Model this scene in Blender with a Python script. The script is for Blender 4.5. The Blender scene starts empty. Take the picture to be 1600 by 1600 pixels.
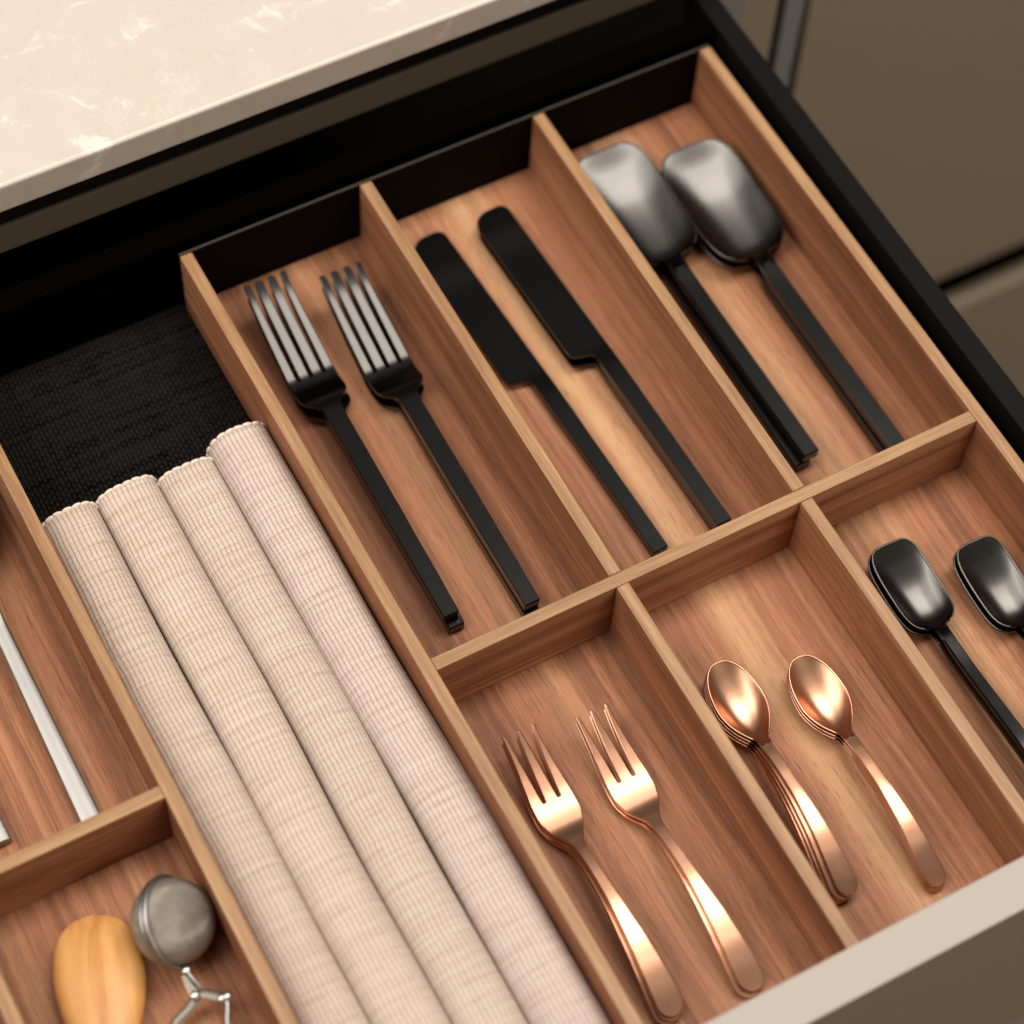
import bpy, bmesh, math, random
from mathutils import Vector, Matrix
random.seed(4)
scene = bpy.context.scene
C = scene.collection

# ------------------------------------------------------------------ camera
cam_d = bpy.data.cameras.new("camera")
cam = bpy.data.objects.new("camera", cam_d); C.objects.link(cam)
RX = Vector((0.87786628, -0.47728852, 0.03932506))
RY = Vector((-0.39199431, -0.76329790, -0.51353363))
RZ = Vector((0.27512044, 0.43539866, -0.85716787))
M = Matrix(((RX.x, -RY.x, -RZ.x), (RX.y, -RY.y, -RZ.y), (RX.z, -RY.z, -RZ.z))).to_4x4()
M.translation = (-0.21481, -0.402867, 0.922047)
cam.matrix_world = M
cam_d.sensor_width = 36; cam_d.sensor_fit = 'HORIZONTAL'
cam_d.lens = 3813.73 / 1600 * 36
cam_d.clip_start = .05; cam_d.clip_end = 50
cam_d.dof.use_dof = True
cam_d.dof.focus_distance = 1.030
cam_d.dof.aperture_fstop = 4.6
scene.camera = cam

# ------------------------------------------------------------------ light
w = bpy.data.worlds.new("World"); scene.world = w; w.use_nodes = True
bg = w.node_tree.nodes["Background"]
bg.inputs[0].default_value = (1.0, .88, .74, 1); bg.inputs[1].default_value = .025

def area(name, loc, target, sx, sy, power, col):
    d = bpy.data.lights.new(name, 'AREA'); d.shape = 'RECTANGLE'; d.size = sx; d.size_y = sy
    d.energy = power; d.color = col
    o = bpy.data.objects.new(name, d); C.objects.link(o); o.location = loc
    if target: o.rotation_euler = (Vector(target) - Vector(loc)).to_track_quat('-Z', 'Y').to_euler()
    return o                      # no target: hangs flat, shining straight down
area("ceiling_lamp", (1.20, .32, 2.4), None, 1.55, .80, 50, (1.0, .95, .885))
area("ceiling_lamp", (-.55, .32, 2.4), None, 1.94, .80, 32, (1.0, .96, .91))
area("room_fill_lamp", (-1.75, .30, 1.9), (.15, .05, 0), 1.5, 1.6, 44, (1.0, .93, .85))
area("room_fill_lamp", (1.1, -2.7, 2.0), (.4, .1, -.1), 1.8, 1.2, 50, (1.0, .90, .78))  # unseen fill, added to brighten the surfaces facing the front

scene.view_settings.view_transform = 'Standard'
scene.view_settings.look = 'None'
scene.view_settings.exposure = 0
scene.view_settings.gamma = 1
scene.cycles.max_bounces = 8

# ------------------------------------------------------------------ node helper
class NT:
    def __init__(s, name):
        s.m = bpy.data.materials.new(name); s.m.use_nodes = True
        s.t = s.m.node_tree; s.n = s.t.nodes; s.l = s.t.links
        s.b = s.n["Principled BSDF"]
    def new(s, typ, **kw):
        n = s.n.new(typ)
        for k, v in kw.items(): setattr(n, k, v)
        return n
    def put(s, sock, v):
        if isinstance(v, bpy.types.NodeSocket): s.l.new(v, sock)
        elif isinstance(v, tuple) and len(v) == 3 and sock.type == 'RGBA': sock.default_value = (*v, 1)
        else: sock.default_value = v
    def math(s, op, a, b=None, c=None, clamp=False):
        n = s.new('ShaderNodeMath', operation=op, use_clamp=clamp)
        s.put(n.inputs[0], a)
        if b is not None: s.put(n.inputs[1], b)
        if c is not None: s.put(n.inputs[2], c)
        return n.outputs[0]
    def coord(s, kind='Object'): return s.new('ShaderNodeTexCoord').outputs[kind]
    def scale(s, v, sc, off=(0, 0, 0)):
        n = s.new('ShaderNodeMapping'); s.l.new(v, n.inputs[0]); n.inputs['Scale'].default_value = sc
        n.inputs['Location'].default_value = off
        return n.outputs[0]
    def noise(s, v, sc, det=3, rough=.55, dist=0, out=0):
        n = s.new('ShaderNodeTexNoise'); s.l.new(v, n.inputs['Vector'])
        n.inputs['Scale'].default_value = sc; n.inputs['Detail'].default_value = det
        n.inputs['Roughness'].default_value = rough; n.inputs['Distortion'].default_value = dist
        return n.outputs[out]
    def sep(s, v):
        n = s.new('ShaderNodeSeparateXYZ'); s.l.new(v, n.inputs[0]); return n.outputs
    def ramp(s, f, stops, interp='LINEAR'):
        n = s.new('ShaderNodeValToRGB'); s.l.new(f, n.inputs[0]); r = n.color_ramp; r.interpolation = interp
        while len(r.elements) < len(stops): r.elements.new(.5)
        for e, (p, c) in zip(r.elements, stops):
            e.position = p; e.color = (*c, 1) if isinstance(c, tuple) else (c, c, c, 1)
        return n.outputs[0]
    def mix(s, f, a, b, blend='MIX'):
        n = s.new('ShaderNodeMix', data_type='RGBA', blend_type=blend)
        s.put(n.inputs[0], f); s.put(n.inputs[6], a); s.put(n.inputs[7], b)
        return n.outputs[2]
    def bump(s, h, strength=.3, dist=.0002):
        n = s.new('ShaderNodeBump'); s.l.new(h, n.inputs['Height'])
        n.inputs['Strength'].default_value = strength; n.inputs['Distance'].default_value = dist
        s.l.new(n.outputs[0], s.b.inputs['Normal'])
    def set(s, color=None, rough=None, metal=None, spec=None, **kw):
        if color is not None: s.put(s.b.inputs['Base Color'], color)
        if rough is not None: s.put(s.b.inputs['Roughness'], rough)
        if metal is not None: s.b.inputs['Metallic'].default_value = metal
        if spec is not None: s.b.inputs['Specular IOR Level'].default_value = spec
        for k, v in kw.items(): s.put(s.b.inputs[k], v)
        return s.m

def walnut(name, axis='Y', off=(0, 0, 0), dark=1.0, sap=None, contrast=1.0):
    t = NT(name); v = t.coord()
    if axis == 'X':
        x, y, z = t.sep(v)
        c = t.new('ShaderNodeCombineXYZ'); t.put(c.inputs[0], y); t.put(c.inputs[1], x); t.put(c.inputs[2], z); v = c.outputs[0]
    # slow waviness so the figure is never ruler straight
    wob = t.noise(t.scale(v, (9, 5, 9), off), 1, 2, .5, 0, 1)
    vm = t.new('ShaderNodeVectorMath', operation='MULTIPLY_ADD')
    t.put(vm.inputs[0], wob); vm.inputs[1].default_value = (.012, 0, .012); t.put(vm.inputs[2], v)
    v = vm.outputs[0]
    broad = t.noise(t.scale(v, (50, 1.4, 50), off), 1, 2, .5, .4)
    mid = t.noise(t.scale(v, (250, 3.2, 250), off), 1, 4, .6, .3)
    fine = t.noise(t.scale(v, (1150, 12, 1150), off), 1, 3, .65)
    pore = t.noise(t.scale(v, (2200, 75, 2200), off), 1, 2, .5)
    f = t.math('MULTIPLY', broad, .40); f = t.math('MULTIPLY_ADD', mid, .35, f); f = t.math('MULTIPLY_ADD', fine, .25, f)
    d = dark
    col = t.ramp(f, [(.36, (.125*d, .045*d, .020*d)), (.44, (.208*d, .081*d, .037*d)), (.495, (.285*d, .112*d, .052*d)), (.55, (.350*d, .147*d, .071*d)), (.63, (.44*d, .215*d, .115*d))])
    if sap:
        for (x0, wd, amt) in sap:
            xs = t.sep(v)[0]
            g = t.math('SUBTRACT', xs, x0); g = t.math('DIVIDE', g, wd); g = t.math('MULTIPLY', g, g)
            g = t.math('MULTIPLY', g, -1); g = t.math('EXPONENT', g)
            g = t.math('MULTIPLY', g, t.math('MULTIPLY_ADD', mid, 1.2, .2)); g = t.math('MULTIPLY', g, amt, None, True)
            col = t.mix(g, col, (.56, .325, .165))
    p = t.ramp(pore, [(.32, 1.0), (.41, 0.0)])
    p = t.math('MULTIPLY', p, .5)
    col = t.mix(p, col, (.09, .036, .018))
    fib = t.noise(t.scale(v, (2600, 120, 2600), off), 1, 2, .6)
    col = t.mix(t.math('MULTIPLY', t.ramp(fib, [(.5, 0.), (.75, 1.)]), .16), col, (.52, .33, .22))
    t.bump(t.math('ADD', t.math('MULTIPLY', p, -1.4), t.math('MULTIPLY', fine, .5)), .35, .00015)
    return t.set(col, t.math('MULTIPLY_ADD', fine, .18, .45), 0, .22)

def edgeband(name, axis='Y'):
    t = NT(name); v = t.coord()
    sc = (1400, 45, 1400) if axis == 'Y' else (45, 1400, 1400)
    sc2 = (260, 9, 260) if axis == 'Y' else (9, 260, 260)
    a = t.noise(t.scale(v, sc), 1, 3, .6); b = t.noise(t.scale(v, sc2), 1, 3, .55, .3)
    f = t.math('ADD', t.math('MULTIPLY', a, .5), t.math('MULTIPLY', b, .5))
    col = t.ramp(f, [(.33, (.20, .094, .038)), (.47, (.295, .153, .066)), (.58, (.36, .198, .090)), (.70, (.44, .26, .13))])
    pore = t.noise(t.scale(v, (2600, 110, 2600) if axis == 'Y' else (110, 2600, 2600)), 1, 2, .5)
    col = t.mix(t.math('MULTIPLY', t.ramp(pore, [(.30, 1.), (.40, 0.)]), .5), col, (.26, .13, .06))
    t.bump(a, .3, .0001)
    return t.set(col, .48, 0, .4)

def metal(name, col, rough, grain=.06, bump=.02, aniso=0, specks=0):
    t = NT(name); v = t.coord()
    n = t.noise(t.scale(v, (700, 60, 700)), 1, 3, .6)
    cl = t.noise(v, 60, 3, .6)
    r = t.math('MULTIPLY_ADD', n, grain, rough - grain * .5); r = t.math('MULTIPLY_ADD', cl, grain * 1.3, r)
    c = t.mix(t.math('MULTIPLY', cl, .3), col, tuple(x * .78 for x in col))
    if specks:
        sp = t.ramp(t.noise(v, 520, 1, .5), [(.80, 0.), (.83, 1.)])
        c = t.mix(t.math('MULTIPLY', sp, specks), c, (.6, .57, .52))
    t.bump(n, bump, .0001)
    return t.set(c, r, 1.0, .5, Anisotropic=aniso)

def plain(name, col, rough, spec=.4, var=.06, grain=0.0, gs=1500):
    t = NT(name); v = t.coord()
    n = t.noise(v, 14, 4, .6); g = t.noise(v, gs, 2, .6)
    f = t.math('MULTIPLY_ADD', n, 1.0, t.math('MULTIPLY', g, grain))
    c = t.mix(t.math('MULTIPLY', f, .8, None, True), tuple(x * (1 - var) for x in col), tuple(min(1, x * (1 + var)) for x in col))
    t.bump(g, .06, .0001)
    return t.set(c, t.math('MULTIPLY_ADD', n, .1, rough - .05), 0, spec)

WOOD_FLOOR = walnut("walnut_base", 'Y', (3, 1, 0), 1.05, sap=[(.1450, .0065, .85), (.155, .003, .45), (.228, .012, .45), (.062, .008, .25)])
WOOD_FLOOR2 = walnut("walnut_base_second", 'Y', (8, 5, 2), 1.02, sap=[(-.183, .006, .3)])
WOOD_LONG = walnut("walnut_divider", 'Y', (1, 7, 4), 1.06)
WOOD_CROSS = walnut("walnut_cross_divider", 'X', (5, 2, 1), .95)
EDGE_L = edgeband("edge_band_long", 'Y'); EDGE_X = edgeband("edge_band_cross", 'X')
BLACK_CUT = metal("black_coated_steel", (.036, .0335, .031), .14, .02, .003, 0, .06)
for _k, _v in (('Coat Weight', .30), ('Coat Roughness', .36)): BLACK_CUT.node_tree.nodes['Principled BSDF'].inputs[_k].default_value = _v
BLACK_BOWL = metal("satin_black_bowl", (.080, .075, .070), .25, .03, .006)
COPPER = metal("brushed_copper", (.60, .315, .195), .29, .05, .02)
STEEL = metal("brushed_steel", (.36, .345, .325), .40, .08, .05)
BLACK_RAIL = plain("black_powder_coat", (.0045, .0042, .0039), .55, .08, .15, .5, 2600)
BLACK_VOID = plain("black_interior", (.0012, .0011, .001), .9, .0, .1)
BLACK_PANEL = plain("black_back_panel", (.0032, .0020, .0016), .7, .05, .1)
EDGE_GREY = plain("grey_panel_edge", (.045, .036, .028), .6, .15, .1)
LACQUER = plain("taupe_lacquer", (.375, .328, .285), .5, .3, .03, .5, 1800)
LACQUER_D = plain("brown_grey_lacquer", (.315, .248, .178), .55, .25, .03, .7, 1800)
FASCIA = plain("brown_metal_fascia", (.115, .09, .064), .55, .2, .04, .8, 1800)
ALU = plain("grey_profile", (.25, .24, .24), .4, .4, .05)
GAP = plain("dark_gap", (.004, .0036, .0028), .8, .1, .1)

def quartz():
    t = NT("beige_quartz"); v = t.coord()
    wob = t.noise(v, 22, 3, .6, 0, 1)
    vm = t.new('ShaderNodeVectorMath', operation='MULTIPLY_ADD'); t.put(vm.inputs[0], wob); vm.inputs[1].default_value = (.03, .03, .03); t.put(vm.inputs[2], v)
    v2 = vm.outputs[0]
    cloud = t.noise(v, 75, 5, .7)
    col = t.ramp(cloud, [(.3, (.52, .46, .39)), (.7, (.56, .505, .435))])
    fl = t.noise(v2, 48, 6, .68, .5)
    a = t.ramp(fl, [(.59, 0.), (.68, .75)])
    col = t.mix(a, col, (.74, .68, .59))
    vein = t.noise(t.scale(v2, (1, 1, 1), (4, 2, 1)), 26, 3, .55, .8)
    vv = t.math('ABSOLUTE', t.math('SUBTRACT', vein, .5)); vv = t.ramp(vv, [(.0, 1.), (.012, 0.)])
    gate = t.ramp(t.noise(v, 16, 2, .5), [(.52, 0.), (.66, 1.)])
    col = t.mix(t.math('MULTIPLY', t.math('MULTIPLY', vv, gate), .28), col, (.85, .77, .65))
    sp = t.noise(v, 700, 2, .5)
    col = t.mix(t.math('MULTIPLY', t.ramp(sp, [(.55, 0.), (.75, 1.)]), .10), col, (.84, .77, .66))
    return t.set(col, .34, 0, .45)
QUARTZ = quartz()

def weave(name, dark, light, pr=.00215, pw=.00105, seed=0., amp=1.0, streak=1.0, sheen=.15):
    t = NT(name); uv = t.coord('UV'); u, v, _ = t.sep(uv)
    w1 = t.noise(t.scale(uv, (30, 60, 1), (seed, seed, 0)), 1, 2, .5)
    w2 = t.noise(t.scale(uv, (120, 26, 1), (seed + 3, 0, 0)), 1, 3, .6)
    uu = t.math('ADD', t.math('DIVIDE', u, pr), t.math('MULTIPLY', w1, .9))
    vv = t.math('ADD', t.math('DIVIDE', v, pw), t.math('MULTIPLY', w2, 1.6))
    row = t.math('FLOOR', uu); fu = t.math('FRACT', uu)
    ribp = t.math('ABSOLUTE', t.math('SUBTRACT', fu, .5))          # 0 middle .5 groove
    ribh = t.ramp(ribp, [(.30, 1.), (.46, 0.)])
    ph = t.math('MULTIPLY', t.math('MODULO', row, 2.0), math.pi)
    sn = t.math('SINE', t.math('ADD', t.math('MULTIPLY', vv, 2 * math.pi), ph))
    bead = t.math('MULTIPLY_ADD', sn, .5, .5)
    # every weft pick its own shade (slub yarn)
    wn = t.new('ShaderNodeTexWhiteNoise', noise_dimensions='2D')
    cc = t.new('ShaderNodeCombineXYZ'); t.put(cc.inputs[0], t.math('FLOOR', vv)); t.put(cc.inputs[1], t.math('FLOOR', t.math('MULTIPLY', uu, .25))); t.put(wn.inputs['Vector'], cc.outputs[0])
    pick = wn.outputs[0]
    slub = t.noise(t.scale(uv, (14, 420, 1), (seed, 0, 0)), 1, 3, .6)
    slub2 = t.noise(t.scale(uv, (420, 10, 1), (seed, 4, 0)), 1, 2, .6)
    f = t.math('MULTIPLY', ribh, t.math('MULTIPLY_ADD', bead, .68, .34))
    f = t.math('MULTIPLY', f, t.math('MULTIPLY_ADD', pick, .45, .72))
    f = t.math('ADD', f, t.math('MULTIPLY', t.math('SUBTRACT', slub, .5), 1.1 * streak))
    f = t.math('ADD', f, t.math('MULTIPLY', t.math('SUBTRACT', slub2, .5), .35 * streak))
    mid = tuple((a + b) / 2 for a, b in zip(dark, light))
    col = t.ramp(f, [(-.0, dark), (.36, mid), (.80, light)])
    h = t.math('MULTIPLY', ribh, t.math('MULTIPLY_ADD', bead, .5, .5))
    t.bump(h, .55 * amp, .0006)
    return t.set(col, .85, 0, sheen, **{'Sheen Weight': sheen})
FAB = [weave("linen_weave_a", (.37, .245, .17), (0.608, 0.513, 0.432), seed=1.3), weave("linen_weave_b", (.38, .255, .18), (0.622, 0.527, 0.446), seed=5.1),
       weave("linen_weave_c", (.37, .25, .185), (0.608, 0.518, 0.442), seed=9.7), weave("linen_weave_d", (.37, .25, .195), (0.622, 0.527, 0.470), seed=14.2)]
STITCH = plain("off_white_cotton", (.66, .55, .45), .9, .1, .05, .6, 2500)
MAT = weave("black_woven_vinyl", (.0002, .0002, .0002), (.0145, .0125, .0112), .0020, .0034, 3.3, 1.4, 1.5, .01)

def beech():
    t = NT("beech_wood"); v = t.coord()
    wob = t.noise(t.scale(v, (25, 9, 25)), 1, 2, .5, 0, 1)
    vm = t.new('ShaderNodeVectorMath', operation='MULTIPLY_ADD'); t.put(vm.inputs[0], wob); vm.inputs[1].default_value = (.016, 0, .016); t.put(vm.inputs[2], v)
    a = t.noise(t.scale(vm.outputs[0], (150, 9, 150)), 1, 3, .5, .3); b = t.noise(t.scale(v, (1500, 60, 1500)), 1, 2, .6)
    col = t.ramp(a, [(.30, (.47, .20, .055)), (.46, (.57, .275, .085)), (.56, (.62, .32, .105)), (.7, (.66, .365, .130))])
    col = t.mix(t.math('MULTIPLY', t.ramp(b, [(.3, 1.), (.42, 0.)]), .15), col, (.33, .13, .03))
    return t.set(col, .42, 0, .4)
BEECH = beech()

def wiremesh():
    t = NT("fine_wire_mesh"); uv = t.coord('UV'); u, v, _ = t.sep(uv)
    a = t.math('SINE', t.math('MULTIPLY', u, 2 * math.pi)); b = t.math('SINE', t.math('MULTIPLY', v, 2 * math.pi))
    h = t.math('MULTIPLY', a, b)
    n = t.noise(t.coord(), 90, 3, .6)
    f = t.math('ADD', t.math('MULTIPLY_ADD', h, .22, .3), t.math('MULTIPLY', n, .5))
    col = t.ramp(f, [(.25, (.17, .145, .115)), (.8, (.56, .50, .42))])
    dent = t.noise(t.coord(), 150, 3, .6)
    t.bump(t.math('MULTIPLY_ADD', dent, .8, t.math('MULTIPLY', h, .6)), .6, .0007)
    col = t.mix(t.math('MULTIPLY', t.ramp(t.noise(t.coord(), 70, 3, .6), [(.42, 0.), (.6, 1.)]), .45), col, (.13, .11, .085))
    return t.set(col, .36, .5, .5)
WIREMESH = wiremesh()
BRIGHT = metal("bright_steel", (.66, .63, .59), .30, .05, .01)
PLATE = metal("dull_steel_plate", (.20, .175, .145), .42, .08, .03)

# ------------------------------------------------------------------ mesh helpers
def link(name, me, parent=None, mats=()):
    o = bpy.data.objects.new(name, me); C.objects.link(o)
    for m in mats: me.materials.append(m)
    if parent: o.parent = parent
    return o
def thing(name, label, cat, loc=(0, 0, 0), rz=0, group=None, kind=None):
    o = bpy.data.objects.new(name, None); C.objects.link(o); o.location = loc; o.rotation_euler = (0, 0, rz)
    o.empty_display_size = .01
    tag(o, label, cat, group, kind); return o
def tag(o, label, cat, group=None, kind=None):
    if label: o['label'] = label
    if cat: o['category'] = cat
    if group: o['group'] = group
    if kind: o['kind'] = kind
def box(name, lo, hi, mats, parent=None, bevel=.0004, seg=2, topmat=None):
    bm = bmesh.new(); bmesh.ops.create_cube(bm, size=1)
    for v in bm.verts:
        v.co = Vector([lo[i] + (v.co[i] + .5) * (hi[i] - lo[i]) for i in range(3)])
    if bevel: bmesh.ops.bevel(bm, geom=bm.edges[:], offset=bevel, segments=seg, profile=.5, affect='EDGES')
    if topmat is not None:
        for f in bm.faces:
            if f.normal.z > .5: f.material_index = topmat
    me = bpy.data.meshes.new(name); bm.to_mesh(me); bm.free()
    return link(name, me, parent, mats)

def ring_mesh(rings, cap0=True, cap1=True, smooth=True, uvs=None):
    """rings: lists of (x,y,z), closed loops of equal length"""
    n = len(rings[0]); verts = [p for r in rings for p in r]; faces = []
    for i in range(len(rings) - 1):
        for j in range(n):
            k = (j + 1) % n
            faces.append((i * n + j, i * n + k, (i + 1) * n + k, (i + 1) * n + j))
    nb = len(verts)
    if cap0: verts += rings[0]; faces.append(tuple(range(nb + n - 1, nb - 1, -1))); nb += n
    if cap1: verts += rings[-1]; faces.append(tuple(nb + j for j in range(n)))
    me = bpy.data.meshes.new("m"); me.from_pydata(verts, [], faces); me.update()
    bm = bmesh.new(); bm.from_mesh(me); bm.faces.ensure_lookup_table()
    # orientation: make the outside of every ring face outwards
    f0 = bm.faces[len(rings) // 2 * n]
    c = sum((Vector(p) for p in rings[len(rings) // 2]), Vector()) / n
    bm.normal_update()
    k = len(rings) // 2
    k = min(k, len(rings) - 2); vote = 0
    for j in range(n):
        f = bm.faces[k * n + j]; vote += (f.calc_center_median() - c).dot(f.normal) * f.calc_area()
    if vote < 0: bmesh.ops.reverse_faces(bm, faces=bm.faces[:])
    for f in bm.faces:
        f.smooth = smooth and len(f.verts) == 4
    for e in bm.edges:
        if len(e.link_faces) == 2 and e.calc_face_angle(0) > math.radians(uvs or 32): e.smooth = False
    bm.to_mesh(me); bm.free()
    return me

def section(y, l, r, ztop, thick, nu=10, b=.00035, inset=0.0):
    """one closed cross section of a flat thing at station y, from u=l to u=r"""
    l += inset; r -= inset
    wd = max(r - l, .0002); b = min(b, wd * .3)
    us = [l + b, l + b + min(.0002, wd * .05)]
    for j in range(1, nu): us.append(l + b + (wd - 2 * b) * j / nu)
    us += [r - b - min(.0002, wd * .05), r - b]
    us.sort()
    top = [(u, y, ztop(y, u) - inset) for u in us]
    bot = [(u, y, ztop(y, u) - thick(y, u) + inset) for u in reversed(us)]
    t, k = ztop(y, r), thick(y, r); bb = min(b, k * .3)
    right = [(r, y, t - bb - inset), (r, y, t - k + bb + inset)]
    t, k = ztop(y, l), thick(y, l); bb = min(b, k * .3)
    left = [(l, y, t - k + bb + inset), (l, y, t - bb - inset)]
    return top + right + bot + left

def loft(ys, lr, ztop, thick, nu=10, b=.00035, insets=None, cap0=True, cap1=True):
    rings = []
    for i, y in enumerate(ys):
        l, r = lr(y)
        rings.append(section(y, l, r, ztop, thick, nu, b, (insets or {}).get(i, 0.0)))
    return ring_mesh(rings, cap0, cap1)

def interp(pts):
    """smooth monotone (pchip-like) interpolation through (x, v) points"""
    xs = [p[0] for p in pts]; vs = [p[1] for p in pts]; n = len(xs)
    d = [(vs[i + 1] - vs[i]) / (xs[i + 1] - xs[i]) for i in range(n - 1)]
    m = [d[0]] + [0 if d[i - 1] * d[i] <= 0 else 2 * d[i - 1] * d[i] / (d[i - 1] + d[i]) for i in range(1, n - 1)] + [d[-1]]
    def f(x):
        if x <= xs[0]: return vs[0]
        if x >= xs[-1]: return vs[-1]
        i = 0
        while x > xs[i + 1]: i += 1
        h = xs[i + 1] - xs[i]; t = (x - xs[i]) / h
        return ((1 + 2 * t) * (1 - t) ** 2 * vs[i] + t * (1 - t) ** 2 * h * m[i] + t * t * (3 - 2 * t) * vs[i + 1] + t * t * (t - 1) * h * m[i + 1])
    return f
def lin(a, b, n): return [a + (b - a) * i / n for i in range(n + 1)]
def smax(a, b, k): 
    h = max(k - abs(a - b), 0) / k
    return max(a, b) + h * h * k * .25

MM = .001
# ------------------------------------------------------------------ cutlery kinds (returns list of (part name, mesh))
# local frame: origin under the handle end, +Y towards the tip, Z up
def fork_parts(L, root, nt, pitch, tw, tipw, slot, hwf, ztopf, thf, neck, spread=0.0, point=False, endround=0.0, slotgrow=0.0, thick_b=.0004):
    """lengths in metres measured from the tip: root = slot depth, neck = where the head ends"""
    zt = lambda y, u: ztopf(L - y); th = lambda y, u: thf(L - y)
    parts = []
    # handle
    ys = []
    if endround:
        ys = [endround * (1 - math.cos(a)) for a in lin(.16, math.pi / 2, 9)]
        ys = ys + lin(endround, L - neck, 46)[1:]
        def lr(y):
            h = hwf(L - y)
            if y < endround: h = hwf(L - endround) * math.sqrt(max(0, 1 - (1 - y / endround) ** 2)) * (hwf(L - y) / hwf(L - endround))
            return -h, h
        parts.append(("handle", loft(ys, lr, zt, th, 16, thick_b, None, True, False)))
    else:
        ys = [0, .0005] + lin(.0012, L - neck, 44)
        parts.append(("handle", loft(ys, lambda y: (-hwf(L - y), hwf(L - y)), zt, th, 16, thick_b, {0: .0005}, True, False)))
    # head from neck to slot roots
    ys = lin(L - neck, L - root, 30)
    parts.append(("head", loft(ys, lambda y: (-hwf(L - y), hwf(L - y)), zt, th, 16, thick_b, None, False, True)))
    # tines
    for k in range(nt):
        c = (k - (nt - 1) / 2) * pitch
        outer_l = k == 0; outer_r = k == nt - 1
        def lr(y, c=c, outer_l=outer_l, outer_r=outer_r):
            s = L - y; q = s / root                     # 0 tip .. 1 root
            rs = slot / 2                               # rounded slot root
            dr = root - s
            sl = rs * math.sqrt(max(0, 1 - (1 - min(dr / rs, 1)) ** 2)) if dr < rs else rs
            half = pitch / 2 - sl
            tip = tipw / 2
            e = q ** (.72 if point else .28)
            inner = tip + (half - tip) * e if dr >= rs else half
            c2 = c + c * spread * (1 - q)
            hw = hwf(s)
            out_l = -(hw) if outer_l else c - inner
            out_r = hw if outer_r else c + inner
            if outer_l: out_l = c2 - tip + ((-hw) - (c - tip)) * e
            if outer_r: out_r = c2 + tip + (hw - (c + tip)) * e
            if not point:                               # blunt rounded tip
                rt = tip
                if s < rt:
                    g = math.sqrt(max(.02, 1 - (1 - s / rt) ** 2)); mid = (out_l + out_r) / 2
                    out_l = mid + (out_l - mid) * g; out_r = mid + (out_r - mid) * g
            return out_l, out_r
        rs = slot / 2
        ys = [L - root + x for x in (0, rs * .04, rs * .15, rs * .35, rs * .65, rs)] + lin(L - root + rs, L - .0012, 26)[1:] + [L - .0008, L - .0004, L - .0001]
        parts.append(("tine", loft(ys, lr, zt, th, 4, .00045, None, False, True)))
    return parts

def spoon_parts(L, bl, hwmax, hwf, expo, zrim, depth, dth, hth, neck, square=True, endround=0.0, cx=.5, dcx=.6, crown=0.0):
    """bl bowl length; hwf(s) handle half width; zrim(s) top height along the length; depth of bowl; thicknesses of bowl and handle"""
    a = bl / 2
    def bowl_hw(s):
        q = s / bl
        if q >= 1: return 0
        c = cx
        x = (q - c) / (c if q < c else 1 - c)
        e = expo if q < c else expo * (.92 if square else .78)
        return hwmax * max(0, 1 - abs(x) ** e) ** (1 / e)
    def hw(s):
        h = hwf(s)
        return smax(bowl_hw(s), h, .004 if square else .005) if s > bl * .6 else max(bowl_hw(s), .0001)
    def dep(s, u):
        if s >= bl * 1.12: return 0
        q = s / bl
        x = (q - dcx) / (dcx if q < dcx else (1.08 - dcx))
        lon = max(0, 1 - abs(x) ** ((1.65 if square else 1.8) if q < dcx else 2.4))
        h = hw(s); r = min(1, abs(u) / h)
        lat = 1 - r ** (2.5 if square else 2.2)
        return depth * lon * lat
    def zt(y, u):
        s = L - y
        return zrim(s) - dep(s, u) - (crown * min(1, (s - neck) / .02) * min(1, abs(u) / hw(s)) ** 2 if s > neck else 0)
    def th(y, u):
        s = L - y
        t = min(1, max(0, (s - neck) / (.012))); t = t * t * (3 - 2 * t)
        return dth + (hth(s) - dth) * t
    parts = []
    if endround:
        ys = [endround * (1 - math.cos(x)) for x in lin(.16, math.pi / 2, 9)] + lin(endround, L - neck, 40)[1:]
        def lr(y):
            h = hw(L - y)
            if y < endround: h *= math.sqrt(max(0, 1 - (1 - y / endround) ** 2))
            return -h, h
        parts.append(("handle", loft(ys, lr, zt, th, 34, .0005, None, True, False)))
    else:
        ys = [0, .0005] + lin(.0012, L - neck, 40)
        parts.append(("handle", loft(ys, lambda y: (-hw(L - y), hw(L - y)), zt, th, 34, .0007, {0: .0005}, True, False)))
    ss = lin(neck, bl * .5, 34) + [bl * .5 * (1 - math.sin(x)) for x in lin(0, math.pi / 2, 40)][1:]
    ss = [max(s, .00002) for s in ss]
    # bead added along the bowl edge to catch a thin bright line
    rr = .00052 if square else .00042
    side = [s for s in ss if s < bl * .985]
    path = [Vector((-hw(s) + rr * .5, L - s + (0 if s > .0004 else -rr * .5), zrim(s) - rr * .35)) for s in side] + [Vector((hw(s) - rr * .5, L - s + (0 if s > .0004 else -rr * .5), zrim(s) - rr * .35)) for s in reversed(side)]
    keep = [path[0]]
    for p in path[1:]:
        if (p - keep[-1]).length > .0004: keep.append(p)
    rings = []
    for i, p in enumerate(keep):
        d = (keep[min(len(keep) - 1, i + 1)] - keep[max(0, i - 1)]).normalized(); sd = d.cross(Vector((0, 0, 1))).normalized(); up = sd.cross(d)
        rings.append([tuple(p + sd * (math.cos(x) * rr) + up * (math.sin(x) * rr)) for x in [2 * math.pi * k / 12 for k in range(12)]])
    parts.append(("rim_glint_bead", ring_mesh(rings, True, True, True, 99)))
    parts.append(("bowl", loft([L - s for s in ss], lambda y: (-hw(L - y), hw(L - y)), zt, th, 34, .0007 if square else .0005, None, False, True)))
    return parts

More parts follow.
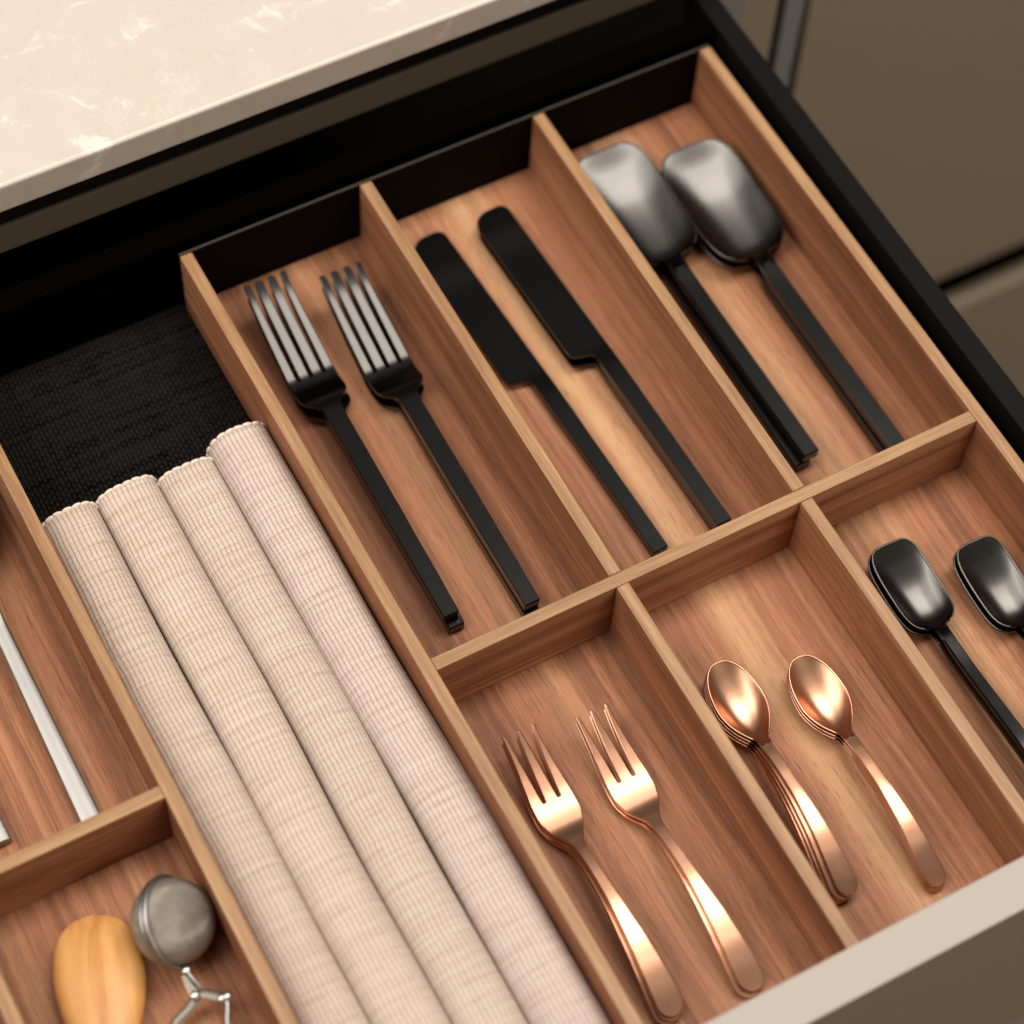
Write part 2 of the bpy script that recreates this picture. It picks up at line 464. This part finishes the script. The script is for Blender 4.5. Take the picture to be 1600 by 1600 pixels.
def knife_parts(L=.2, heel=.092, bw=.0145, hw=.0037):
    zt = lambda y, u: interp_kn_z(y); th = lambda y, u: interp_kn_t(y)
    parts = []
    ys = [0, .0005] + lin(.0012, .088, 30)
    parts.append(("handle", loft(ys, lambda y: (-hwk(y), hwk(y)), zt, th, 8, .0003, {0: .0005}, True, False)))
    def lr(y):
        r = hwk(y) if y < .1 else .0043
        # S curve at the heel
        l = -hwk(y) - (bw - hwk(y)) * heel_f(y)
        d = L - y
        if d < .009: l += .009 * (1 - math.sqrt(max(0, 1 - (1 - d / .009) ** 2)))
        if d < .004: r -= .004 * (1 - math.sqrt(max(0, 1 - (1 - d / .004) ** 2)))
        return l, r
    ys = lin(.088, .1010, 10) + lin(.1010, .1115, 42)[1:] + lin(.1115, L - .009, 24)[1:] + [L - .009 * (1 - math.sin(x)) for x in lin(0, math.pi / 2, 16)][1:]
    parts.append(("blade", loft(ys, lr, zt, th, 8, .0003, None, False, True)))
    return parts
heel_f = interp([(.1010, 0), (.1034, .03), (.1046, .12), (.1054, .32), (.1061, .60), (.1070, .84), (.1084, .965), (.1112, 1.0)])
hwk = interp([(0, .0037), (.06, .0039), (.1, .0042), (.2, .0043)])
interp_kn_z = interp([(0, .0056), (.08, .0057), (.094, .0055), (.108, .0046), (.15, .0036), (.2, .0020)])
interp_kn_t = interp([(0, .0056), (.080, .0054), (.096, .0040), (.108, .0018), (.2, .0013)])

# dinner fork
df_hw = interp([(0, .0098), (.03, .0110), (.05, .0113), (.060, .0113), (.0635, .0106), (.066, .0082), (.068, .0058), (.071, .0047), (.078, .0043), (.12, .0042), (.1875, .00365)])
df_z = interp([(0, .0170), (.006, .0144), (.012, .0122), (.02, .0098), (.03, .0072), (.04, .0048), (.0500, .0026), (.0530, .0025), (.058, .0038), (.064, .0060), (.071, .0068), (.080, .0067), (.1, .0064), (.1875, .0056)])
df_t = interp([(0, .0012), (.05, .0020), (.064, .0026), (.078, .0046), (.11, .0056), (.1875, .0056)])
DINNER_FORK = fork_parts(.1875, .050, 4, .0062, .0046, .0034, .0014, df_hw, df_z, df_t, .072)
# pastry fork
pf_hw = interp([(0, .0074), (.01, .0080), (.03, .0094), (.036, .0094), (.042, .0080), (.047, .0056), (.051, .0034), (.056, .0025), (.066, .0023), (.08, .0026), (.1, .0039), (.12, .0053), (.1275, .0056), (.1325, .0055)])
pf_z = interp([(0, .0126), (.01, .0090), (.02, .0059), (.03, .0035), (.036, .0028), (.042, .0030), (.050, .0050), (.058, .0070), (.070, .0088), (.085, .0100), (.097, .0098), (.11, .0081), (.12, .0058), (.1325, .0022)])
pf_t = interp([(0, .0011), (.05, .0018), (.06, .0024), (.09, .0022), (.1325, .0018)])
PASTRY_FORK = fork_parts(.1325, .0305, 3, .0068, .0052, .0015, .0012, pf_hw, pf_z, pf_t, .056, spread=.0, point=True, endround=.0052)
# black dinner spoon
ds_hw = interp([(0, .0045), (.06, .0048), (.075, .0043), (.12, .0042), (.187, .0041)])
ds_z = interp([(0, .0130), (.012, .0108), (.03, .0090), (.05, .0086), (.066, .0080), (.074, .0076), (.084, .0071), (.11, .0066), (.187, .0056)])
ds_t = interp([(.06, .002), (.09, .0056), (.187, .0056)])
DINNER_SPOON = spoon_parts(.187, .0665, .0197, ds_hw, 4.2, ds_z, .0074, .0016, ds_t, .070, True, 0, .5, .86)
# small black spoon
ss_hw = interp([(0, .0030), (.04, .0030), (.05, .0027), (.08, .0028), (.136, .0032)])
ss_z = interp([(0, .0100), (.01, .0082), (.022, .0068), (.034, .0064), (.042, .0066), (.050, .0070), (.062, .0074), (.085, .0094), (.110, .0114), (.136, .0118)])
ss_t = interp([(.03, .0016), (.06, .0034), (.136, .0036)])
SMALL_SPOON = spoon_parts(.136, .0425, .0119, ss_hw, 4.0, ss_z, .0050, .0012, ss_t, .045, True, 0, .5, .78)
# copper teaspoon
cs_hw = interp([(0, .0025), (.036, .0026), (.048, .0022), (.06, .0023), (.08, .0033), (.1, .0046), (.1075, .0049), (.113, .0048)])
cs_z = interp([(0, .0072), (.008, .0066), (.02, .0060), (.032, .0058), (.040, .0066), (.048, .0082), (.058, .0096), (.070, .0104), (.082, .0098), (.094, .0075), (.104, .0045), (.113, .0015)])
cs_t = interp([(.03, .0016), (.055, .0024), (.08, .0021), (.113, .0017)])
TEASPOON = spoon_parts(.113, .0385, .0109, cs_hw, 2.15, cs_z, .0056, .0011, cs_t, .043, False, .0048, .54, .66, .0003)
# steel serving spoon (mostly outside the frame)
sv_hw = interp([(0, .005), (.07, .005), (.085, .0033), (.14, .0038), (.215, .0048)])
sv_z = interp([(0, .0120), (.02, .0100), (.06, .0100), (.075, .0125), (.1, .0100), (.206, .0045)])
sv_t = interp([(.06, .002), (.1, .0040), (.215, .0042)])
SERVING_SPOON = spoon_parts(.206, .075, .0215, sv_hw, 2.2, sv_z, .0085, .0016, sv_t, .079, False, 0, .5, .6, .0011)
KNIFE = knife_parts()

def put(kind, mat, name, label, cat, group, end, tip, z, tilt=0.0):
    dx, dy = tip[0] - end[0], tip[1] - end[1]
    t = thing(name, label, cat, (end[0] * MM, end[1] * MM, z * MM), math.atan2(-dx, dy), group)
    t.rotation_mode = 'XYZ'; t.rotation_euler = (tilt, 0, math.atan2(-dx, dy))
    for pname, me in kind:
        if not me.materials: me.materials.append(BLACK_BOWL if mat is BLACK_CUT and pname in ('bowl', 'rim_glint_bead') else mat)
        link(pname, me, t)
    return t

# ------------------------------------------------------------------ cabinet, worktop, drawer
YB = .2311; H = .0384; T = .0058
# floor far below, wholly hidden by the cabinets but there
fl = box("floor", (-2.0, -2.0, -.86), (2.5, .262, -.85), [plain("dark_floor", (.12, .095, .07), .6)], None, 0)
fl['kind'] = 'structure'

wt = box("worktop", (-1.0, .2543, .0827), (.300, .90, .1000), [QUARTZ], None, .0018, 3)
tag(wt, "beige quartz worktop with white flecks above the open drawer", "worktop")

cab = thing("base_cabinet", "dark base cabinet under the beige worktop holding the open drawer", "cabinet", (0, .262, -.85))
def cbox(name, lo, hi, m, bevel=.0003):
    o = box(name, lo, hi, [m], None, bevel); o.parent = cab; o.matrix_parent_inverse = Matrix.Translation((0, -.262, .85)); return o
cbox("shadow_gap", (-1.0, .2634, .0640), (.300, .290, .0825), GAP)
cbox("fascia_rail", (-1.0, .2620, .0468), (.300, .2900, .0638), FASCIA, .0006)
cbox("side_panel", (.302, .2625, -.85), (.318, .85, .0825), ALU)
cbox("side_panel", (-1.0, .262, -.85), (-.984, .85, .0825), GAP)
cbox("cabinet_back", (-.984, .80, -.85), (.302, .812, .0825), BLACK_VOID)
cbox("cabinet_top", (-.984, .2905, .0645), (.302, .80, .0825), BLACK_VOID)
cbox("cabinet_bottom", (-.984, .262, -.75), (.302, .80, -.734), BLACK_VOID)

drw = thing("drawer", "open drawer with black metal sides and pale taupe front", "drawer", (0, 0, -.03))
def dbox(name, lo, hi, m, bevel=.0004, **k):
    o = box(name, lo, hi, m if isinstance(m, list) else [m], None, bevel, **k); o.parent = drw; o.matrix_parent_inverse = Matrix.Translation((0, 0, .03)); return o
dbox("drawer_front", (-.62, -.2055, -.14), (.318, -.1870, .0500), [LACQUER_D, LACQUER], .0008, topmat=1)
dbox("side_rail", (.2828, -.1868, -.020), (.2933, .262, .0450), BLACK_RAIL, .0006)
dbox("side_flange", (.2776, -.1866, -.016), (.2826, .262, .0040), BLACK_RAIL, .0003)
dbox("drawer_bottom", (-.62, -.1866, -.016), (.2774, .262, -.0042), BLACK_VOID, 0)
dbox("drawer_back", (-.62, .2345, -.0040), (.2826, .2460, .0440), BLACK_VOID, .0005)

# neighbour bank of drawers with its upright channel
nb = thing("drawer_bank", "brown-grey drawer bank beyond the black drawer side", "cabinet", (.36, .26, -.85))
def nbox(name, lo, hi, m, bevel=.0006):
    o = box(name, lo, hi, [m], None, bevel); o.parent = nb; o.matrix_parent_inverse = Matrix.Translation((-.36, -.26, .85)); return o
nbox("drawer_front", (.3605, .2600, -.330), (1.25, .2780, .0600), LACQUER_D, .001)
nbox("drawer_front", (.3605, .2545, -.80), (1.25, .2680, -.3655), LACQUER_D, .001)
nbox("channel_back", (.3605, .340, -.85), (1.25, .352, .0600), GAP)
nbox("upright_profile", (.3475, .2640, -.85), (.3590, .3000, .0600), ALU, .0008)
nbox("filler_strip", (.3200, .2660, -.85), (.3440, .2840, .0600), LACQUER_D, .0015)

# right tray
tray = thing("cutlery_tray", "walnut cutlery tray of six compartments with pale wood top edges", "cutlery tray", (0, 0, 0))
tray_edge = []
box("base_board", (0, -.1866, -.004), (.2774, YB, 0), [WOOD_FLOOR], tray, 0)
X = dict(a=0.0, b=.0900, c=.1805, d=.2716)
def long_div(x, y0, y1, parent, name="long_divider"):
    return box(name, (x, y0, .0002), (x + T, y1, H), [WOOD_LONG, EDGE_L], parent, .00035, 2, 1)
long_div(X['a'], -.1865, YB, tray); long_div(X['d'], -.1865, YB, tray)
for k in 'bc':
    long_div(X[k], 0.00018, YB, tray); long_div(X[k], -.1865, -T - 0.00018, tray)
box("cross_divider", (X['a'] + T + 0.00018, -T, .0002), (X['d'] - 0.00018, 0, H - .00003), [WOOD_CROSS, EDGE_X], tray, .00035, 2, 1)
bp = box("back_panel", (0, YB + .0003, 0), (.2774, YB + .0016, H + .0003), [BLACK_PANEL, EDGE_GREY], tray, .0003, 1, 1)

# left tray
tray2 = thing("utensil_tray", "walnut utensil tray holding steel spoons and a tea strainer", "cutlery tray", (-.114, 0, 0))
def t2(o): o.matrix_parent_inverse = Matrix.Translation((.114, 0, 0)); return o
t2(box("base_board", (-.42, -.1866, -.004), (-.1089, YB, 0), [WOOD_FLOOR2], tray2, 0))
t2(long_div(-.1147, -.1865, YB, tray2))
t2(long_div(-.2048, -.1865, -.0064 - 0.00018, tray2)); 
t2(box("cross_divider", (-.42, -.0064, .0002), (-.11475, -.0006, H - .00003), [WOOD_CROSS, EDGE_X], tray2, .00035, 2, 1))
t2(box("back_panel", (-.42, YB + .0003, 0), (-.1089, YB + .0023, H + .0003), [BLACK_PANEL, EDGE_GREY], tray2, .0003, 1, 1))

# black woven liner
def liner():
    x0, x1, y0, y1 = -.1086, -.0003, -.1864, .2330
    nx, ny = 40, 150
    verts = []; uvs = []
    for j in range(ny + 1):
        for i in range(nx + 1):
            x = x0 + (x1 - x0) * i / nx; y = y0 + (y1 - y0) * j / ny
            verts.append((x, y, .0005 + .00025 * math.sin(x * 170 + y * 40) * math.sin(y * 60)))
    faces = [(j * (nx + 1) + i, j * (nx + 1) + i + 1, (j + 1) * (nx + 1) + i + 1, (j + 1) * (nx + 1) + i) for j in range(ny) for i in range(nx)]
    me = bpy.data.meshes.new("drawer_liner"); me.from_pydata(verts, [], faces)
    uv = me.uv_layers.new()
    for lp in me.loops:
        v = verts[lp.vertex_index]; uv.data[lp.index].uv = (v[0], v[1])
    for p in me.polygons: p.use_smooth = True
    o = link("drawer_liner", me, None, [MAT]); tag(o, "black woven liner on the drawer floor behind the rolled linens", "drawer liner")
    so = o.modifiers.new("solid", 'SOLIDIFY'); so.thickness = .001; so.offset = -1
liner()

# ------------------------------------------------------------------ rolled linens
def scallop_mesh():
    bm = bmesh.new(); bmesh.ops.create_icosphere(bm, subdivisions=2, radius=1)
    for v in bm.verts: v.co = Vector((v.co.x * .0024, v.co.y * .0010, v.co.z * .0010))
    for f in bm.faces: f.smooth = True
    me = bpy.data.meshes.new("scallop"); bm.to_mesh(me); bm.free(); me.materials.append(STITCH); return me
SCALLOP = scallop_mesh()
def napkin(k, cx, hw, yend, crest, label):
    rnd = random.Random(30 + k)
    t = thing("rolled_placemat", label, "placemat", (cx, -.02, .001), 0, "rolled linen placemats lying side by side")
    n = 56; y0 = -.1855; e = 2.75
    ph = [rnd.uniform(0, 6.28) for _ in range(6)]
    def cross(a, y):
        # a 0..2pi, starts at the bottom
        s, c = math.sin(a), -math.cos(a)
        w1 = .00045 * math.sin(y * 21 + ph[0]) + .0003 * math.sin(y * 47 + ph[1])
        w2 = .0007 * math.sin(y * 17 + ph[2]) + .0005 * math.sin(y * 39 + ph[3] + 2 * a)
        x = math.copysign(abs(s) ** (2 / e), s) * hw
        z = math.copysign(abs(c) ** (2 / e), c) * (crest / 2) + crest / 2
        sag = 1 + .012 * math.sin(3 * a + y * 25 + ph[4])
        return (x * sag + w1 * (1 if z > .006 else .3), y, z + (w2 * max(0, c)))
    ny = 130; yr = yend * 1.0
    rings = []; us = []
    acc = [0]
    base = [cross(2 * math.pi * j / n, 0) for j in range(n + 1)]
    for j in range(n): acc.append(acc[-1] + (Vector(base[j + 1]) - Vector(base[j])).length)
    for i in range(ny + 1):
        y = y0 + (yr - y0) * i / ny
        rings.append([cross(2 * math.pi * j / n, y) for j in range(n + 1)])
    verts = [(p[0], p[1] + .02, p[2]) for r in rings for p in r]
    m = n + 1
    faces = [(i * m + j, i * m + j + 1, (i + 1) * m + j + 1, (i + 1) * m + j) for i in range(ny) for j in range(n)]
    # inner layers of the roll at the back end
    nv = len(verts)
    for sc, dy in ((.88, 0.0), (.86, -.012)):
        for j in range(m):
            p = rings[-1][j]; verts.append((p[0] * sc, p[1] + .02 + dy, crest / 2 + (p[2] - crest / 2) * sc))
    L = ny * m
    for j in range(n):
        faces.append((L + j, L + j + 1, nv + j + 1, nv + j)); faces.append((nv + j, nv + j + 1, nv + m + j + 1, nv + m + j))
    faces.append(tuple(nv + m + j for j in range(m)))
    me = bpy.data.meshes.new("cloth"); me.from_pydata(verts, [], faces)
    uv = me.uv_layers.new()
    for lp in me.loops:
        vi = lp.vertex_index
        if vi < nv: i, j = divmod(vi, m)
        else: i, j = ny, (vi - nv) % m
        uv.data[lp.index].uv = (acc[j] + k * .1, y0 + (yr - y0) * i / ny + (.01 if vi >= nv else 0))
    for p in me.polygons: p.use_smooth = True
    bm = bmesh.new(); bm.from_mesh(me); bmesh.ops.recalc_face_normals(bm, faces=bm.faces[:]); bm.to_mesh(me); bm.free()
    link("cloth", me, t, [FAB[k]])
    # scalloped hem: one stitched bump every 4.3 mm round the visible arc
    a = acc[int(n * .22)] ; stop = acc[int(n * .80)]
    while a < stop:
        j = max(i for i in range(len(acc)) if acc[i] <= a); f = (a - acc[j]) / max(1e-9, acc[j + 1] - acc[j])
        p = Vector(rings[-1][j]).lerp(Vector(rings[-1][j + 1]), f); tg = Vector(rings[-1][j + 1]) - Vector(rings[-1][j])
        o = link("scallop", SCALLOP, t)
        o.location = (p.x, p.y + .02 + .0003, p.z - .0002)
        o.rotation_euler = (rnd.uniform(-.1, .1), math.atan2(-tg.z, tg.x), rnd.uniform(-.16, .16))
        a += .0043
    return t
napkin(0, -.0955, .0133, .1395, .0250, "beige rolled linen placemat beside the utensil tray, end set furthest from the forks")
napkin(1, -.0685, .0140, .1405, .0256, "widest beige rolled linen placemat, second from the utensil tray")
napkin(2, -.0414, .0133, .1375, .0254, "beige rolled linen placemat, second from the black forks")
napkin(3, -.0144, .0140, .1425, .0268, "pinkish rolled linen placemat touching the divider beside the black forks")

# ------------------------------------------------------------------ cutlery
G = "black dinner forks"
put(DINNER_FORK, BLACK_CUT, "dinner_fork", "lower black four-tined fork of the stack beside the placemats, its handle end peeping out", "fork", G, (31.6, 23.6), (32.9, 211), 0.1)
put(DINNER_FORK, BLACK_CUT, "dinner_fork", "upper black four-tined fork of the stack beside the placemats", "fork", G, (30.4, 26.7), (32.6, 214), 6.3)
put(DINNER_FORK, BLACK_CUT, "dinner_fork", "lower black four-tined fork of the stack nearer the knives", "fork", G, (63.2, 14.3), (65.6, 201.5), 0.1)
put(DINNER_FORK, BLACK_CUT, "dinner_fork", "upper black four-tined fork of the stack nearer the knives", "fork", G, (63.7, 15.9), (65.4, 203.4), 6.2)
G = "black table knives"
put(KNIFE, BLACK_CUT, "table_knife", "single black table knife lying half behind the divider next to the forks", "knife", G, (128.2, 16.2), (121.2, 216), 0.1)
put(KNIFE, BLACK_CUT, "table_knife", "lower black table knife of the stacked pair beside the pale stripe", "knife", G, (158.0, 11.0), (153.0, 210), 0.1)
put(KNIFE, BLACK_CUT, "table_knife", "upper black table knife of the stacked pair beside the pale stripe", "knife", G, (157.6, 12.6), (152.6, 212), 5.9)
G = "black dinner spoons"
put(DINNER_SPOON, BLACK_CUT, "dinner_spoon", "lower large black spoon of the stack half hidden by the divider next to the knives", "spoon", G, (206.8, 25.4), (207.2, 211.5), 0.1)
put(DINNER_SPOON, BLACK_CUT, "dinner_spoon", "upper large black spoon of the stack half hidden by the divider next to the knives", "spoon", G, (210.5, 25.4), (208.4, 212), 6.2)
put(DINNER_SPOON, BLACK_CUT, "dinner_spoon", "lower large black spoon of the stack nearest the black drawer side", "spoon", G, (246.3, 9.0), (246.5, 195), 0.1)
put(DINNER_SPOON, BLACK_CUT, "dinner_spoon", "upper large black spoon of the stack nearest the black drawer side", "spoon", G, (247.6, 9.0), (246.4, 196), 6.2)
G = "small black spoons"
put(SMALL_SPOON, BLACK_CUT, "small_spoon", "lower small black spoon of the stack partly hidden behind the divider by the copper teaspoons", "spoon", G, (212.0, -166), (213.0, -30.5), 0.1)
put(SMALL_SPOON, BLACK_CUT, "small_spoon", "upper small black spoon of the stack partly hidden behind the divider by the copper teaspoons", "spoon", G, (212.4, -166), (214.2, -30), 3.9)
put(SMALL_SPOON, BLACK_CUT, "small_spoon", "lower small black spoon of the stack cut by the photo's edge", "spoon", G, (245.0, -182), (247.0, -46), 0.1)
put(SMALL_SPOON, BLACK_CUT, "small_spoon", "upper small black spoon of the stack cut by the photo's edge", "spoon", G, (245.4, -182), (248.0, -46), 3.9)
G = "copper pastry forks"
for i, (e, t_) in enumerate((((24.6, -169.6), (27.6, -37.2)), ((26.0, -169.2), (28.0, -36.8)), ((26.8, -168.4), (28.2, -36.2)))):
    put(PASTRY_FORK, COPPER, "pastry_fork", ("bottom", "middle", "top")[i] + " copper three-tined fork of the stack by the placemat divider", "fork", G, e, t_, .1 + 1.9 * i)
for i, (e, t_) in enumerate((((58.6, -174.8), (59.4, -42.6)), ((61.0, -173.9), (60.0, -41.6)))):
    put(PASTRY_FORK, COPPER, "pastry_fork", ("lower", "upper")[i] + " copper three-tined fork of the pair nearer the copper teaspoons", "fork", G, e, t_, .1 + 2.3 * i)
G = "copper teaspoons"
for i, (e, t_) in enumerate((((109.8, -157.9), (118.2, -47.6)), ((111.0, -158.0), (118.3, -47.2)), ((112.4, -158.2), (118.4, -46.7)), ((114.8, -158.4), (118.4, -46.0)))):
    put(TEASPOON, COPPER, "teaspoon", ("bottom", "second lowest", "second highest", "top")[i] + " copper teaspoon of the fanned stack against the divider", "spoon", G, e, t_, .1 + 2.1 * i)
for i, (e, t_) in enumerate((((149.2, -171.8), (150.6, -59.4)), ((149.0, -171.6), (150.8, -59.2)), ((149.4, -171.2), (151.0, -58.4)))):
    put(TEASPOON, COPPER, "teaspoon", ("bottom", "middle", "top")[i] + " copper teaspoon of the neat stack in the middle of its compartment", "spoon", G, e, t_, .1 + 2.1 * i)
G = "steel serving spoons"
put(SERVING_SPOON, STEEL, "serving_spoon", "brushed steel serving spoon whose long handle ends behind the cross divider", "spoon", G, (-141.4, 2.6), (-140.0, 208), .1)
put(SERVING_SPOON, STEEL, "serving_spoon", "brushed steel spoon showing only its handle end at the photo's edge", "spoon", G, (-177.6, 21.0), (-178, 225), .1)

# ------------------------------------------------------------------ wooden spoon (rounded back up)
def wooden_spoon():
    t = thing("wooden_spoon", "honey coloured wooden spoon lying rounded back up beside the tea strainer", "spoon", (-.2045, -.178, 0), 0)
    tip = Vector((-157.6, -24.5)) * MM; end = Vector((-204.5, -178.0)) * MM
    d = tip - end; L = d.length; t.rotation_euler = (0, 0, math.atan2(-d.x, d.y))
    hw = interp([(0, .0), (.0012, .0066), (.004, .0110), (.009, .0148), (.017, .0170), (.027, .0179), (.037, .0168), (.046, .0144), (.055, .0110), (.064, .0082), (.08, .0062), (.16, .0058)])
    zc = interp([(0, .0052), (.006, .0082), (.015, .0108), (.028, .0125), (.045, .0128), (.065, .0125), (.09, .0130), (.16, .0115)])
    ed = interp([(0, .0050), (.01, .0050), (.03, .0050), (.05, .0056), (.07, .0068), (.16, .0070)])
    def rings_for(ss):
        rs = []
        for s in ss:
            h = max(hw(s), .0004); top = zc(s); e = ed(s); r = []
            for j in range(28):
                a = math.pi * j / 27
                r.append((math.cos(a) * h, L - s, e + (top - e) * math.sin(a) ** .85))
            bot = .0012 if s < .07 else .0008 + (zc(s) - .012)
            for j in range(1, 9):
                a = math.pi + math.pi * j / 9
                r.append((math.cos(a) * h * .97, L - s, e + (e - max(bot, 0)) * math.sin(a) * .9))
            rs.append(r)
        return rs
    ss = [.0 , .0004, .0012, .0025, .004, .006] + lin(.008, .064, 30)
    link("bowl", ring_mesh(rings_for(ss)), t, [BEECH])
    link("handle", ring_mesh(rings_for(lin(.064, L, 20))), t, [BEECH])
wooden_spoon()

# ------------------------------------------------------------------ tea strainer
def tea_strainer():
    cx, cy, cz = -.1330, -.0465, .0178
    t = thing("tea_strainer", "steel mesh ball tea strainer with jointed handles lying by the divider", "tea strainer", (cx, cy, 0))
    ax = Vector((-.75, .34, -.48)).normalized()          # from the large half towards the small half
    q = ax.to_track_quat('Z', 'Y').to_matrix().to_4x4()
    def half(sign, R, flat, name):
        nu, nv = 48, 18; verts = []; uvl = []
        for i in range(nv + 1):
            a = math.pi / 2 * i / nv * .999
            for j in range(nu + 1):
                b = 2 * math.pi * j / nu
                rr = R * math.cos(a); 
                pass
                verts.append((rr * math.cos(b), rr * math.sin(b), sign * flat * math.sin(a) ** .86)); uvl.append((j / nu * 96, a * 16))
        m = nu + 1
        faces = [(i * m + j, i * m + j + 1, (i + 1) * m + j + 1, (i + 1) * m + j) for i in range(nv) for j in range(nu)]
        me = bpy.data.meshes.new(name); me.from_pydata(verts, [], faces); uv = me.uv_layers.new()
        for lp in me.loops: uv.data[lp.index].uv = uvl[lp.vertex_index]
        for p in me.polygons: p.use_smooth = True
        bm = bmesh.new(); bm.from_mesh(me); bmesh.ops.recalc_face_normals(bm, faces=bm.faces[:]); bm.to_mesh(me); bm.free()
        o = link(name, me, t, [WIREMESH]); o.matrix_local = Matrix.Translation((0, 0, cz)) @ q; return o
    half(-1, .0172, .0180, "mesh_cup"); half(1, .0166, .0135, "mesh_cup")
    def torus(R, r, name, dz, mat, flat=1.0):
        nu, nv = 64, 10; verts = []
        for i in range(nu):
            a = 2 * math.pi * i / nu
            for j in range(nv):
                b = 2 * math.pi * j / nv
                verts.append(((R + r * math.cos(b)) * math.cos(a), (R + r * math.cos(b)) * math.sin(a), dz + r * flat * math.sin(b)))
        faces = [(i * nv + j, ((i + 1) % nu) * nv + j, ((i + 1) % nu) * nv + (j + 1) % nv, i * nv + (j + 1) % nv) for i in range(nu) for j in range(nv)]
        me = bpy.data.meshes.new(name); me.from_pydata(verts, [], faces)
        for p in me.polygons: p.use_smooth = True
        o = link(name, me, t, [mat]); o.matrix_local = Matrix.Translation((0, 0, cz)) @ q; return o
    torus(.0180, .0010, "rim_band", -.0012, STEEL, 1.2); torus(.0174, .0008, "rim_band", .0012, STEEL, 1.2)
    # jointed handles
    P = lambda x, y, z: Vector((x * MM - cx, y * MM - cy, z * MM))
    def bar(name, pts, w_, th_, mat=STEEL):
        rings = []
        for i, p in enumerate(pts):
            a = pts[max(0, i - 1)]; b = pts[min(len(pts) - 1, i + 1)]
            d = (b - a).normalized(); s = d.cross(Vector((0, 0, 1))).normalized(); u = s.cross(d)
            rings.append([tuple(p + s * (math.cos(x) * w_) + u * (math.sin(x) * th_)) for x in [2 * math.pi * (k + .5) / 12 for k in range(12)]])
        return link(name, ring_mesh(rings), t, [mat])
    def rivet(p, r):
        bm = bmesh.new(); bmesh.ops.create_uvsphere(bm, u_segments=16, v_segments=8, radius=r)
        for f in bm.faces: f.smooth = True
        for v in bm.verts: v.co.z *= .7; v.co += p
        me = bpy.data.meshes.new("rivet"); bm.to_mesh(me); bm.free(); link("rivet", me, t, [BRIGHT])
    rivet(P(-134.9, -66.2, 14.6), .0019)
    bar("wire_link", [P(-134.9, -66.2, 14.6), P(-134.2, -70, 14.2), P(-132.9, -74.2, 12.6)], .0008, .0008)
    bar("cross_plate", [P(-135.6, -67.2, 13.0), P(-136.0, -71, 12.2), P(-136.1, -76.0, 11.6)], .0020, .0006, PLATE)
    bar("cross_plate", [P(-136.4, -75.6, 11.4), P(-132.6, -76.8, 11.8), P(-126.0, -82.6, 12.0)], .0021, .0006, PLATE)
    rivet(P(-136.1, -76.2, 12.6), .0020); rivet(P(-127.4, -82.2, 13.0), .0019); rivet(P(-125.0, -82.5, 13.0), .0020)
    bar("handle_arm", [P(-136.1, -76.4, 10.8), P(-139.5, -79.0, 10.2), P(-146.5, -81.0, 9), P(-178, -112, 6), P(-186, -160, 5)], .0020, .0007, PLATE)
    bar("handle_arm", [P(-125.4, -82.8, 12.0), P(-127.2, -87.2, 11.6), P(-129.0, -90.4, 11), P(-146, -132, 8), P(-156, -172, 5)], .0013, .0013)
tea_strainer()
